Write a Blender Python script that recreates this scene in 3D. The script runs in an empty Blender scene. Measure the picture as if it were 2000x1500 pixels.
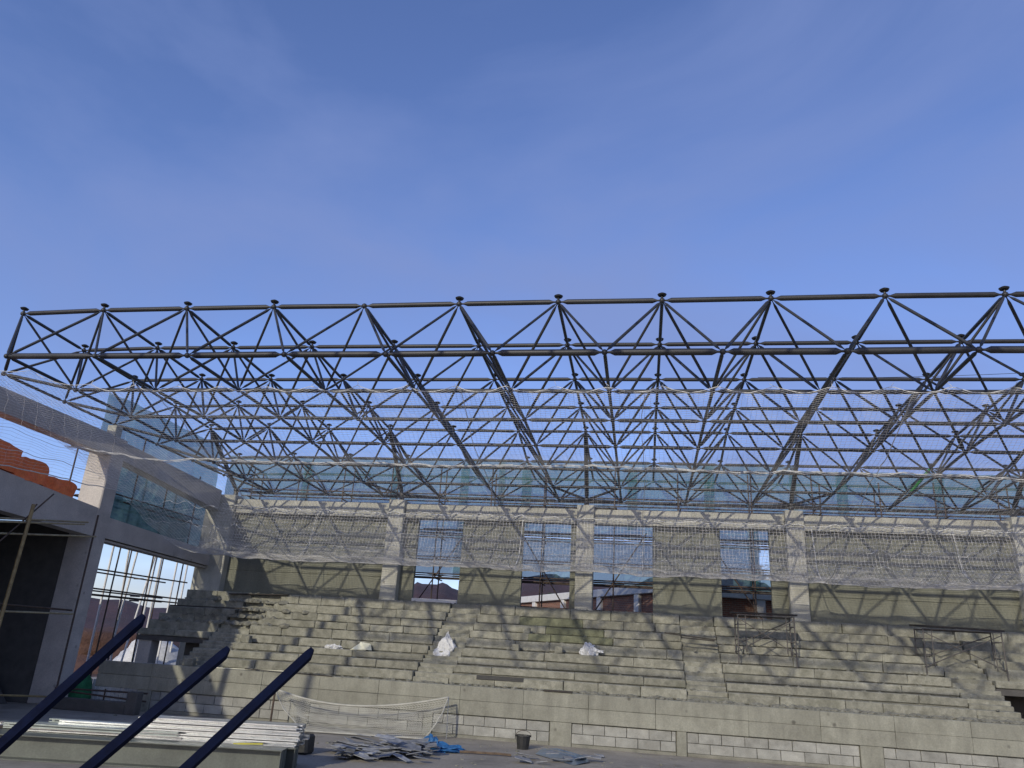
import bpy, bmesh, math, random
from mathutils import Vector, Matrix, noise
random.seed(7)
R = math.radians
H = 2.45          # eye height above the hall floor; heights below are written relative to the eye
C = bpy.data.collections.new('scene'); bpy.context.scene.collection.children.link(C)
sc = bpy.context.scene

# ------------------------------------------------------------------ camera
CR = Vector((0.98544582, 0.15983499, 0.05787329))
CU = Vector((-0.00074001, -0.33641466, 0.94171367))
CF = Vector((-0.16998822, 0.92805062, 0.33140014))
cd = bpy.data.cameras.new('camera'); cam = bpy.data.objects.new('camera', cd); C.objects.link(cam)
m = Matrix((CR, CU, -CF)).transposed().to_4x4(); m.translation = (0, 0, H); cam.matrix_world = m
cd.sensor_width = 36; cd.lens = 36 * 1468.56 / 2000; cd.clip_end = 3000; cd.clip_start = .05
sc.camera = cam

# ------------------------------------------------------------------ light
AZ, EL = R(15.6), R(22.6)
sun_travel = Vector((math.sin(AZ) * math.cos(EL), math.cos(AZ) * math.cos(EL), -math.sin(EL)))
sl = bpy.data.lights.new('sun', 'SUN'); sl.energy = 2.55; sl.angle = R(.45); sl.color = (1, .93, .77)
so = bpy.data.objects.new('sun', sl); C.objects.link(so); so.rotation_euler = sun_travel.to_track_quat('-Z', 'Y').to_euler()
w = bpy.data.worlds.new('World'); sc.world = w; w.use_nodes = True
nt = w.node_tree; nt.nodes.clear()
N = nt.nodes.new; L = nt.links.new
out = N('ShaderNodeOutputWorld'); bg = N('ShaderNodeBackground'); sky = N('ShaderNodeTexSky')
sky.sky_type = 'NISHITA'; sky.sun_disc = False; sky.sun_elevation = EL; sky.sun_rotation = AZ + math.pi
sky.air_density = 1.0; sky.dust_density = .8; sky.ozone_density = 1.6
tc = N('ShaderNodeTexCoord'); mp = N('ShaderNodeMapping'); mp.inputs['Scale'].default_value = (1.1, 1.1, 2.2)
mp.inputs['Rotation'].default_value = (0.2, 0.5, 0.7)
L(tc.outputs['Generated'], mp.inputs['Vector'])
no = N('ShaderNodeTexNoise'); no.inputs['Scale'].default_value = 1.5; no.inputs['Detail'].default_value = 9; no.inputs['Roughness'].default_value = .52; no.inputs['Distortion'].default_value = .5
L(mp.outputs['Vector'], no.inputs['Vector'])
cr = N('ShaderNodeValToRGB'); cr.color_ramp.elements[0].position = .40; cr.color_ramp.elements[1].position = .66
cr.color_ramp.elements[0].color = (0, 0, 0, 1); cr.color_ramp.elements[1].color = (.8, .8, .8, 1)
L(no.outputs['Fac'], cr.inputs['Fac'])
mul = N('ShaderNodeMixRGB'); mul.blend_type = 'MULTIPLY'; mul.inputs['Fac'].default_value = 1; mul.inputs['Color2'].default_value = (1.15, 1.22, 1.72, 1)
L(sky.outputs['Color'], mul.inputs['Color1'])
mx = N('ShaderNodeMixRGB'); mx.inputs['Color2'].default_value = (1.95, 2.65, 5.3, 1)   # thin lilac haze cloud
L(cr.outputs['Color'], mx.inputs['Fac']); L(mul.outputs['Color'], mx.inputs['Color1'])
L(mx.outputs['Color'], bg.inputs['Color']); bg.inputs['Strength'].default_value = .115
L(bg.outputs['Background'], out.inputs['Surface'])
sc.view_settings.view_transform = 'Standard'; sc.view_settings.look = 'None'
sc.view_settings.gamma = 1; sc.view_settings.exposure = 0; sc.view_settings.use_curve_mapping = False

def ray(u, v): return CF + CR * ((u - 1000) / 1468.56) - CU * ((v - 750) / 1468.56)
def atY(u, v, Y): d = ray(u, v); return d * (Y / d.y)
def atZ(u, v, Z=-H): d = ray(u, v); return d * (Z / d.z)

# ------------------------------------------------------------------ materials
MATS = {}
def mat(name, c1, c2=None, rough=.85, metal=0, bump=.3, scale=3., fine=40., streak=0, tint=.0, stain=None, stain_amt=.5, alpha=None, bdist=.02, spots=0):
    m = bpy.data.materials.new(name); m.use_nodes = True; t = m.node_tree; n = t.nodes; l = t.links
    p = n['Principled BSDF']; o = n['Material Output']
    c2 = c2 or tuple(x * .7 for x in c1)
    g = n.new('ShaderNodeNewGeometry')
    a = n.new('ShaderNodeTexNoise'); a.inputs['Scale'].default_value = scale; a.inputs['Detail'].default_value = 6; a.inputs['Roughness'].default_value = .62
    mpn = n.new('ShaderNodeMapping'); mpn.inputs['Scale'].default_value = (1, 1, 1 if not streak else streak)
    l.new(g.outputs['Position'], mpn.inputs['Vector']); l.new(mpn.outputs['Vector'], a.inputs['Vector'])
    r = n.new('ShaderNodeValToRGB'); r.color_ramp.elements[0].position = .33; r.color_ramp.elements[1].position = .67
    r.color_ramp.elements[0].color = (*c2, 1); r.color_ramp.elements[1].color = (*c1, 1)
    l.new(a.outputs['Fac'], r.inputs['Fac']); col = r.outputs['Color']
    b = n.new('ShaderNodeTexNoise'); b.inputs['Scale'].default_value = fine; b.inputs['Detail'].default_value = 4; b.inputs['Roughness'].default_value = .7
    l.new(g.outputs['Position'], b.inputs['Vector'])
    v = n.new('ShaderNodeMapRange'); v.inputs['From Min'].default_value = .25; v.inputs['From Max'].default_value = .75; v.inputs['To Min'].default_value = .78; v.inputs['To Max'].default_value = 1.16
    l.new(b.outputs['Fac'], v.inputs['Value'])
    mm = n.new('ShaderNodeMixRGB'); mm.blend_type = 'MULTIPLY'; mm.inputs['Fac'].default_value = 1
    l.new(col, mm.inputs['Color1']); l.new(v.outputs['Result'], mm.inputs['Color2']); col = mm.outputs['Color']
    if stain:
        s = n.new('ShaderNodeTexNoise'); s.inputs['Scale'].default_value = .9; s.inputs['Detail'].default_value = 7; s.inputs['Roughness'].default_value = .7
        sm = n.new('ShaderNodeMapping'); sm.inputs['Location'].default_value = (7, 3, 5); sm.inputs['Scale'].default_value = (.8, .8, 1.3)
        l.new(g.outputs['Position'], sm.inputs['Vector']); l.new(sm.outputs['Vector'], s.inputs['Vector'])
        sr = n.new('ShaderNodeMapRange'); sr.inputs['From Min'].default_value = .52; sr.inputs['From Max'].default_value = .68; sr.inputs['To Max'].default_value = stain_amt
        l.new(s.outputs['Fac'], sr.inputs['Value'])
        sx = n.new('ShaderNodeMixRGB'); sx.inputs['Color2'].default_value = (*stain, 1)
        l.new(sr.outputs['Result'], sx.inputs['Fac']); l.new(col, sx.inputs['Color1']); col = sx.outputs['Color']
    if spots:
        vo = n.new('ShaderNodeTexVoronoi'); vo.inputs['Scale'].default_value = 1.6
        l.new(g.outputs['Position'], vo.inputs['Vector'])
        vr = n.new('ShaderNodeMapRange'); vr.inputs['From Min'].default_value = .05; vr.inputs['From Max'].default_value = .11; vr.inputs['To Min'].default_value = spots; vr.inputs['To Max'].default_value = 0
        l.new(vo.outputs['Distance'], vr.inputs['Value'])
        vx = n.new('ShaderNodeMixRGB'); vx.inputs['Color2'].default_value = (.05, .045, .035, 1)
        l.new(vr.outputs['Result'], vx.inputs['Fac']); l.new(col, vx.inputs['Color1']); col = vx.outputs['Color']
    if tint:
        oi = n.new('ShaderNodeObjectInfo'); tr = n.new('ShaderNodeMapRange'); tr.inputs['To Min'].default_value = 1 - tint; tr.inputs['To Max'].default_value = 1 + tint
        l.new(oi.outputs['Random'], tr.inputs['Value'])
        tm = n.new('ShaderNodeMixRGB'); tm.blend_type = 'MULTIPLY'; tm.inputs['Fac'].default_value = 1
        l.new(col, tm.inputs['Color1']); l.new(tr.outputs['Result'], tm.inputs['Color2']); col = tm.outputs['Color']
    l.new(col, p.inputs['Base Color'])
    p.inputs['Roughness'].default_value = rough; p.inputs['Metallic'].default_value = metal
    if bump:
        ad = n.new('ShaderNodeMath'); ad.operation = 'MULTIPLY_ADD'; ad.inputs[1].default_value = .45
        l.new(b.outputs['Fac'], ad.inputs[0]); l.new(a.outputs['Fac'], ad.inputs[2])
        bp = n.new('ShaderNodeBump'); bp.inputs['Strength'].default_value = bump; bp.inputs['Distance'].default_value = bdist
        l.new(ad.outputs['Value'], bp.inputs['Height']); l.new(bp.outputs['Normal'], p.inputs['Normal'])
    if alpha is not None:   # woven sheet: part of the light goes straight through the weave, part is scattered
        tl = n.new('ShaderNodeBsdfTranslucent'); l.new(col, tl.inputs['Color'])
        m1 = n.new('ShaderNodeMixShader'); m1.inputs['Fac'].default_value = .5; l.new(p.outputs['BSDF'], m1.inputs[1]); l.new(tl.outputs['BSDF'], m1.inputs[2])
        tp = n.new('ShaderNodeBsdfTransparent'); m2 = n.new('ShaderNodeMixShader'); m2.inputs['Fac'].default_value = alpha
        l.new(tp.outputs['BSDF'], m2.inputs[1]); l.new(m1.outputs['Shader'], m2.inputs[2]); l.new(m2.outputs['Shader'], o.inputs['Surface'])
    MATS[name] = m; return m
mat('concrete', (.50, .485, .41), (.37, .36, .30), bump=.5, scale=2.6, streak=.4, fine=26, stain=(.16, .155, .12), stain_amt=.45, tint=.07, spots=.5)
mat('concrete_side', (.56, .515, .46), (.45, .41, .37), bump=.35, scale=1.4, fine=26, stain=(.2, .19, .18), stain_amt=.35, spots=.4)
mat('wall_concrete', (.30, .295, .235), (.20, .195, .155), bump=.5, scale=2.6, streak=.35, fine=26, stain=(.15, .145, .11), stain_amt=.5, tint=.07, spots=.7)
mat('dull_zinc', (.36, .40, .375), (.24, .27, .25), rough=.45, metal=.4, bump=.1, scale=4)
mat('scaffold_grey', (.13, .12, .105), (.085, .075, .065), rough=.7, bump=.2, scale=9)
mat('step_concrete', (.325, .315, .25), (.175, .17, .13), bump=.9, scale=4.5, fine=24, stain=(.13, .13, .09), stain_amt=.6, tint=.14, bdist=.04)
mat('damp_concrete', (.20, .205, .125), (.10, .105, .065), bump=.9, scale=5, fine=24, bdist=.04)
mat('render', (.22, .22, .165), (.15, .15, .11), bump=.3, scale=2.0, streak=.3, fine=18, stain=(.15, .15, .11), stain_amt=.4)
mat('block', (.36, .355, .31), (.235, .23, .2), bump=.5, scale=3, fine=45, tint=.13)
mat('mortar', (.26, .25, .2), (.17, .165, .13), bump=.5)
mat('floor', (.36, .325, .265), (.25, .225, .185), bump=.45, scale=.7, fine=14, stain=(.15, .135, .11), stain_amt=.75)
mat('dark_inside', (.10, .095, .085), (.07, .065, .06), bump=.3)  # concrete colour darkened to stand in for the shade of interiors
mat('steel', (.038, .038, .038), (.022, .022, .023), rough=.5, metal=.0, bump=.08, scale=2, fine=30, tint=.12)
mat('steel_cap', (.02, .02, .02), rough=.5, bump=0)
mat('green_steel', (.03, .22, .05), rough=.5, bump=.05)
mat('primer_steel', (.125, .137, .115), (.085, .092, .078), rough=.5, metal=.1, bump=.1, scale=2, fine=30)
mat('galvanised', (.72, .74, .73), (.52, .54, .54), rough=.3, metal=.85, bump=.1, scale=5, fine=60)
mat('navy', (.0035, .007, .026), (.0025, .0045, .016), rough=.9, bump=.12, scale=8, fine=60)
mat('rust_pipe', (.10, .065, .045), (.05, .038, .03), rough=.7, bump=.3, scale=9, fine=50)
mat('pale_pipe', (.42, .37, .22), (.26, .2, .12), rough=.6, bump=.2, scale=7, fine=50)
mat('bamboo', (.36, .27, .12), (.2, .14, .06), rough=.6, bump=.2, scale=7, fine=50)
mat('wood', (.17, .12, .075), (.09, .062, .04), rough=.8, bump=.4, scale=6, fine=50)
mat('dark_wood', (.055, .045, .035), (.03, .025, .02), rough=.8, bump=.4)
mat('net_thread', (.88, .86, .84), (.75, .73, .7), rough=.7, bump=0)
mat('old_net', (.50, .49, .42), (.36, .35, .3), rough=.8, bump=0)
mat('steel_dark', (.02, .02, .022), bump=0)
mat('rope', (.80, .79, .75), (.65, .64, .6), rough=.7, bump=.2, scale=20)
mat('teal_mesh', (.17, .32, .33), (.12, .245, .26), rough=.8, bump=.3, scale=1.2, fine=18, alpha=.74, bdist=.05)
mat('green_mesh', (.05, .24, .18), (.04, .17, .13), rough=.8, bump=.3, alpha=.5)
mat('green_cloth', (.03, .20, .08), (.02, .13, .05), bump=.5, scale=8)
mat('orange_tarp', (.95, .26, .08), (.85, .17, .05), rough=.6, bump=.35, scale=4, fine=14, bdist=.05)
mat('white_cloth', (.68, .68, .66), (.5, .5, .49), rough=.7, bump=.6, scale=6, fine=25, bdist=.03)
mat('cream_paper', (.78, .76, .58), (.62, .6, .45), rough=.6, bump=.3)
mat('blue_cloth', (.03, .16, .36), (.015, .09, .24), rough=.6, bump=.7, scale=8, fine=30, bdist=.03)
mat('scrap', (.34, .35, .36), (.16, .165, .17), rough=.6, bump=.5, scale=6, fine=40, tint=.3)
mat('blue_sheet', (.30, .38, .47), (.2, .26, .34), rough=.3, metal=.55, bump=.3, scale=3, fine=20)
mat('black_rubber', (.018, .018, .018), (.03, .03, .028), rough=.55, bump=.4, scale=12)
mat('yellow_strap', (.6, .55, .06), rough=.5, bump=.1)
mat('earth', (.125, .062, .042), (.075, .04, .03), bump=.8, scale=.5, fine=6, bdist=.3)
mat('hill_earth', (.085, .045, .045), (.05, .03, .032), bump=.8, scale=.12, fine=2, stain=(.05, .05, .04), stain_amt=.6, bdist=1)
mat('white_paint', (.78, .76, .72), (.66, .64, .6), bump=.2)
mat('rubble', (.30, .29, .23), (.16, .155, .12), bump=.8, scale=9, fine=50, tint=.2)
mat('leaf', (.045, .075, .025), (.02, .04, .015), bump=0)
MATS['navy'].node_tree.nodes['Principled BSDF'].inputs['Specular IOR Level'].default_value = .12
# brick infill seen some 45 m away
bm_ = mat('brick', (.3, .12, .07), bump=.2); n = bm_.node_tree.nodes; l = bm_.node_tree.links
bt = n.new('ShaderNodeTexBrick'); bt.inputs['Scale'].default_value = 1; bt.inputs['Brick Width'].default_value = .25; bt.inputs['Row Height'].default_value = .085; bt.inputs['Mortar Size'].default_value = .009
bt.inputs['Color1'].default_value = (.30, .115, .065, 1); bt.inputs['Color2'].default_value = (.19, .085, .055, 1); bt.inputs['Mortar'].default_value = (.3, .25, .2, 1)
tcn = n.new('ShaderNodeTexCoord'); sp = n.new('ShaderNodeSeparateXYZ'); cb = n.new('ShaderNodeCombineXYZ')
l.new(tcn.outputs['Object'], sp.inputs[0]); l.new(sp.outputs['X'], cb.inputs['X']); l.new(sp.outputs['Z'], cb.inputs['Y']); l.new(cb.outputs[0], bt.inputs['Vector'])
l.new(bt.outputs['Color'], n['Principled BSDF'].inputs['Base Color'])

# ------------------------------------------------------------------ helpers
POS = {}
def tag(o, label, cat, group=None, kind=None):
    if label: o['label'] = label
    if cat: o['category'] = cat
    if group: o['group'] = group
    if kind: o['kind'] = kind
    return o
def thing(name, loc, label, cat, group=None):
    o = bpy.data.objects.new(name, None); C.objects.link(o); o.empty_display_size = .2
    o.location = (loc[0], loc[1], loc[2] + H); POS[o] = Vector(loc)
    return tag(o, label, cat, group)
def put(name, me, parent, loc, rot=None, scale=None):
    o = bpy.data.objects.new(name, me); C.objects.link(o); loc = Vector(loc); POS[o] = loc
    if parent: o.parent = parent; o.location = loc - POS[parent]
    else: o.location = loc + Vector((0, 0, H))
    if rot is not None: o.rotation_mode = 'QUATERNION'; o.rotation_quaternion = rot
    if scale is not None: o.scale = scale
    return o
class MB:
    def __init__(s): s.v = []; s.f = []
    def add(s, vs, fs):
        b = len(s.v); s.v += [tuple(x) for x in vs]; s.f += [tuple(i + b for i in f) for f in fs]; return s
    def hexa(s, p):   # 8 corners: bottom ring 0-3, top ring 4-7
        return s.add(p, [(3, 2, 1, 0), (4, 5, 6, 7), (0, 1, 5, 4), (1, 2, 6, 5), (2, 3, 7, 6), (3, 0, 4, 7)])
    def box(s, x0, x1, y0, y1, z0, z1):
        return s.hexa([(x0, y0, z0), (x1, y0, z0), (x1, y1, z0), (x0, y1, z0), (x0, y0, z1), (x1, y0, z1), (x1, y1, z1), (x0, y1, z1)])
    def cbox(s, x0, x1, y0, y1, z0, z1, c=.015, j=0):   # box with chamfered edges, corners nudged by j
        lo = (x0, y0, z0); hi = (x1, y1, z1); vs = []; idx = {}
        for k in range(8):
            sg = (k & 1, k >> 1 & 1, k >> 2 & 1); jt = [random.uniform(-j, j) for _ in range(3)]
            for a in range(3):
                p = []
                for d in range(3):
                    e = hi[d] if sg[d] else lo[d]
                    if d != a: e += -c if sg[d] else c
                    p.append(e + jt[d])
                idx[(k, a)] = len(vs); vs.append(p)
        fs = []
        for a in range(3):
            b1, b2 = (a + 1) % 3, (a + 2) % 3
            for sd in (0, 1):
                ks = [(sd << a) | (p << b1) | (q << b2) for p, q in ((0, 0), (1, 0), (1, 1), (0, 1))]
                f = [idx[(k, a)] for k in ks]; fs.append(f if sd else f[::-1])
            for p in (0, 1):
                for q in (0, 1):
                    k0 = (p << b1) | (q << b2); k1 = k0 | (1 << a)
                    f = [idx[(k0, b1)], idx[(k1, b1)], idx[(k1, b2)], idx[(k0, b2)]]; fs.append(f if p ^ q else f[::-1])
        for k in range(8):
            f = [idx[(k, 0)], idx[(k, 1)], idx[(k, 2)]]; fs.append(f if bin(k).count('1') % 2 else f[::-1])
        return s.add(vs, fs)
    def beam(s, p0, p1, w_, h_, up=(0, 0, 1)):   # rectangular bar from p0 to p1
        p0, p1 = Vector(p0), Vector(p1); d = (p1 - p0).normalized(); a = d.cross(Vector(up)).normalized() * w_ / 2; b = a.cross(d).normalized() * h_ / 2
        return s.hexa([p0 - a - b, p0 + a - b, p1 + a - b, p1 - a - b, p0 - a + b, p0 + a + b, p1 + a + b, p1 - a + b])
    def tube(s, pts, r, n=6, cap=True):
        pts = [Vector(p) for p in pts]; rs = r if isinstance(r, (list, tuple)) else [r] * len(pts); vs = []; fs = []
        ref = None
        for i, p in enumerate(pts):
            d = (pts[min(i + 1, len(pts) - 1)] - pts[max(i - 1, 0)]).normalized()
            if ref is None: ref = d.orthogonal().normalized()
            a = (ref - d * ref.dot(d)); a = a.normalized() if a.length > 1e-6 else d.orthogonal().normalized(); ref = a; b = d.cross(a)
            for k in range(n):
                t = 2 * math.pi * k / n; vs.append(p + (a * math.cos(t) + b * math.sin(t)) * rs[i])
        for i in range(len(pts) - 1):
            for k in range(n):
                k2 = (k + 1) % n; fs.append((i * n + k, i * n + k2, (i + 1) * n + k2, (i + 1) * n + k))
        if cap: fs.append(tuple(range(n))[::-1]); fs.append(tuple((len(pts) - 1) * n + k for k in range(n)))
        return s.add(vs, fs)
    def lump(s, c, size, seed=0, sub=3, amp=.35, fr=1.6, flat=True, peak=0):
        b = bmesh.new(); bmesh.ops.create_icosphere(b, subdivisions=sub, radius=1)
        vs = []
        for v in b.verts:
            p = v.co; q = p * (1 + amp * noise.noise(p * fr + Vector((seed * 3.1, seed, 0))) + amp * .5 * noise.noise(p * fr * 2.7 + Vector((0, seed, 9))))
            if peak: k = 1 - peak * max(0, q.z); q = Vector((q.x * k, q.y * k, q.z))
            z = q.z
            if flat and z < -.25: z = -.25
            vs.append((c[0] + q.x * size[0], c[1] + q.y * size[1], c[2] + (z + .25) * size[2] if flat else c[2] + z * size[2]))
        fs = [[x.index for x in f.verts] for f in b.faces]; b.free(); return s.add(vs, fs)
    def mesh(s, name, m_, org=(0, 0, 0), smooth=False):
        me = bpy.data.meshes.new(name); o = Vector(org)
        me.from_pydata([tuple(Vector(v) - o) for v in s.v], [], s.f); me.update()
        me.materials.append(MATS[m_] if isinstance(m_, str) else m_)
        if smooth: me.polygons.foreach_set('use_smooth', [True] * len(me.polygons))
        return me
    def build(s, name, m_, parent=None, org=None, smooth=False):
        if org is None: org = POS[parent] if parent else (0, 0, 0)
        return put(name, s.mesh(name, m_, org, smooth), parent, org)
def solo(name, mb, m_, org, label, cat, group=None, smooth=False, kind=None):
    return tag(mb.build(name, m_, None, org, smooth), label, cat, group, kind)
def struct(name, mb, m_, parent=None, smooth=False):
    o = mb.build(name, m_, parent, None, smooth)
    if not parent: o['kind'] = 'structure'
    return o
# shared unit pipe: 1 long along local Z, radius 1
_up = {}
def unit_pipe(m_, taper=0, n=10):
    k = (m_, taper, n)
    if k not in _up:
        b = MB()
        if taper: b.tube([(0, 0, 0), (0, 0, .02), (0, 0, .065), (0, 0, .935), (0, 0, .98), (0, 0, 1)], [.36, .36, 1, 1, .36, .36], n)
        else: b.tube([(0, 0, 0), (0, 0, 1)], 1, n)
        me = b.mesh('pipe_' + m_, m_, smooth=False)
        for p in me.polygons: p.use_smooth = len(p.vertices) == 4
        _up[k] = me
    return _up[k]
def pipe(name, p0, p1, r, m_, parent, taper=0, n=8):
    p0, p1 = Vector(p0), Vector(p1); d = p1 - p0
    return put(name, unit_pipe(m_, taper, n), parent, p0, d.to_track_quat('Z', 'Y'), (r, r, d.length))
def sag(p0, p1, dz, n=14, wob=0):
    p0, p1 = Vector(p0), Vector(p1); o = []
    for i in range(n + 1):
        t = i / n; p = p0.lerp(p1, t); p.z -= dz * 4 * t * (1 - t); p += Vector((random.uniform(-wob, wob), random.uniform(-wob, wob), random.uniform(-wob, wob))); o.append(p)
    return o

# ================================================================== SETTING
# ground outside and hall floor
b = MB(); n_ = 60; S = 1400
gx = [(-1 + 2 * i / n_) for i in range(n_ + 1)]; gx = [S * abs(t) ** 2.4 * (1 if t > 0 else -1) for t in gx]
vs = [(x, y, -2.62 + (.25 * noise.noise(Vector((x * .05, y * .05, 0))) if abs(x) > 30 or y > 38 or y < -12 else 0)) for y in gx for x in gx]
b.add(vs, [(j * (n_ + 1) + i, j * (n_ + 1) + i + 1, (j + 1) * (n_ + 1) + i + 1, (j + 1) * (n_ + 1) + i) for j in range(n_) for i in range(n_)])
struct('ground', b, 'earth', smooth=True)
b = MB(); nx, ny = 60, 50
vs = [(-26 + 48 * i / nx, -10 + 46 * j / ny, -2.45 + .006 * noise.noise(Vector((i * .4, j * .4, 0)))) for j in range(ny + 1) for i in range(nx + 1)]
b.add(vs, [(j * (nx + 1) + i, j * (nx + 1) + i + 1, (j + 1) * (nx + 1) + i + 1, (j + 1) * (nx + 1) + i) for j in range(ny) for i in range(nx)])
struct('floor', b, 'floor', smooth=True)
# distant bare hills
def hill_h(a):   # elevation ratio z/Y against direction x/y
    base = .040 + .02 * math.sin(a * 5 + 1) + .012 * noise.noise(Vector((a * 7, 3, 0)))
    base += .052 * math.exp(-((a + .27) / .09) ** 2) - .03 * math.exp(-((a + .24) / .03) ** 2) * .6 + .035 * math.exp(-((a - .05) / .16) ** 2) + .01 * math.exp(-((a - .14) / .05) ** 2)
    base += .007 * noise.noise(Vector((a * 45, 0, 0))) + .004 * noise.noise(Vector((a * 130, 2, 0))) - .022 * math.exp(-((a + .70) / .1) ** 2) + .012 * math.exp(-((a + .80) / .05) ** 2)
    base += .034 * math.exp(-((a + .125) / .06) ** 2)
    if a < -.5: base = max(base, .030 + .006 * math.sin(a * 23) + .004 * noise.noise(Vector((a * 30, 5, 0))))
    return max(.012, base)
b = MB(); na, nr = 700, 16
vs = []
for j in range(nr + 1):
    for i in range(na + 1):
        a = -2.4 + 4.8 * i / na; Yd = 85 + 8 * j; k = math.sin(min(1, j / 6) * math.pi / 2) if j < 6 else 1 - (j - 6) / 14
        z = -2.8 + (hill_h(a) * 130 + 2.6) * k + 1.0 * noise.noise(Vector((a * Yd * .06, Yd * .06, 0)))
        vs.append((a * Yd, Yd, z if j else -3.2))
b.add(vs, [(j * (na + 1) + i, j * (na + 1) + i + 1, (j + 1) * (na + 1) + i + 1, (j + 1) * (na + 1) + i) for j in range(nr) for i in range(na)])
struct('hills', b, 'hill_earth', smooth=True)

# ================================================================== BRICK BUILDING BEHIND
hb = thing('brick_building', (-5.5, 47, -2.5), 'unfinished brick building with a pale concrete frame seen through the back wall openings', 'building')
def hpt(t): return Vector((-13.2 + 15.2 * t, 59.3 - 24.7 * t, 0))     # face runs from far left to near right
dirh = (hpt(1) - hpt(0)).normalized(); qh = Matrix.Rotation(math.atan2(dirh.y, dirh.x), 3, 'Z').to_quaternion(); Lh = (hpt(1) - hpt(0)).length
p0 = hpt(0)
put('wall', MB().box(0, Lh, 0, .24, -2.6, 2.82).mesh('wall', 'brick'), hb, p0, qh)
put('beam', MB().cbox(-.3, Lh + .3, -.2, .3, 2.82, 3.2, .02).mesh('beam', 'white_paint'), hb, p0, qh)
mecol = MB().cbox(-.22, .22, -.16, .3, -2.6, 2.82, .02).mesh('column', 'white_paint')
for t in (.0, .16, .30, .44, .58, .73, .86, .985): put('column', mecol, hb, hpt(t), qh)
mewin = MB().box(-.65, .65, -.02, .05, .4, 1.9).mesh('window', 'dark_inside')
for t in (.37, .66, .80): put('window', mewin, hb, hpt(t), qh)

# right wing of the same building, turned the other way
pR, dR = hpt(1) + Vector((.05, .05, 0)), Vector((15.0, 3.2, 0)); qR = Matrix.Rotation(math.atan2(dR.y, dR.x), 3, 'Z').to_quaternion(); LR = dR.length
put('wall', MB().box(0, LR, 0, .24, -2.6, 2.62).mesh('wall', 'brick'), hb, pR, qR)
put('beam', MB().cbox(.3, LR + .3, -.2, .3, 2.62, 2.95, .02).mesh('beam', 'white_paint'), hb, pR, qR)
for t in (.2, .42, .64, .86): put('column', mecol, hb, pR + dR * t + Vector((0, 0, -.22)), qR)
# shrubs on the slope behind the building
b = MB()
for _ in range(9000):
    t = random.random(); x = -12 + 34 * t; y = 64 + random.uniform(-1.5, 1.5); hgt = 4.15 + .7 * noise.noise(Vector((x * .35, 0, 4))) ; z = hgt - 2.6 * random.random() ** 1.6; r_ = random.uniform(.06, .16)
    a = Vector((random.gauss(0, 1), random.gauss(0, 1), random.gauss(0, 1))).normalized() * r_; c_ = a.orthogonal().normalized() * r_ * .6; p = Vector((x, y, z)); b.add([p - a, p + c_, p + a, p - c_], [(0, 1, 2, 3)])
solo('shrubs', b, 'leaf', (5, 64, 2), 'dark green shrubs on the slope behind the brick building', 'shrubs', kind='stuff')

# ================================================================== BACK WALL
YW = 29.8
bw = thing('back_wall', (-2.2, YW, -2.45), 'long concrete framed back wall with rendered panels and open window bays above the stands', 'wall')
colx = [-17.4, -9.88, -2.17, 5.64, 13.4]
for i, cx in enumerate(colx):
    hw = .33
    MB().cbox(cx - (hw if i else .95), cx + hw, YW - .3, YW + .45, -2.45, 5.5, .025, .008).build('column', 'concrete', bw)
edges = [(-17.07, -10.21), (-9.55, -2.5), (-1.84, 5.31), (5.97, 13.07)]
for k, (xa, xb) in enumerate(edges):
    b = MB().cbox(xa, xb, YW - .12, YW + .32, 4.78, 5.36, .02, .006); b.build('beam', 'concrete', bw)
    MB().cbox(xa, xb, YW - .135, YW - .12, 4.985, 5.0, .003).build('form_line', 'mortar', bw)
def panel(xa, xb, z0=1.2, z1=4.78):
    # rendered infill between column and opening, three courses of render with a shallow joint between
    zs = [z0, 2.42, 3.62, z1]
    for za, zb in zip(zs[:-1], zs[1:]):
        MB().cbox(xa, xb, YW + .08 + random.uniform(-.004, .004), YW + .28, za + .004, zb - .004, .008, .003).build('infill_panel', 'render', bw)
panel(-17.07, -10.21); panel(-7.12, -4.63); panel(.42, 2.95); panel(5.97, 13.07); panel(4.74, 5.31); panel(-2.74, -2.5); panel(-9.55, -8.98)
for (xa, xb) in ((-8.98, -7.12), (-4.63, -2.74), (-1.84, .42), (2.95, 4.74)):
    MB().cbox(xa + .01, xb - .01, YW + .02, YW + .3, 1.2, 1.66 if xa < -8 else 1.5, .015).build('window_sill', 'white_paint' if xa < -8 else 'concrete', bw)

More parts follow.
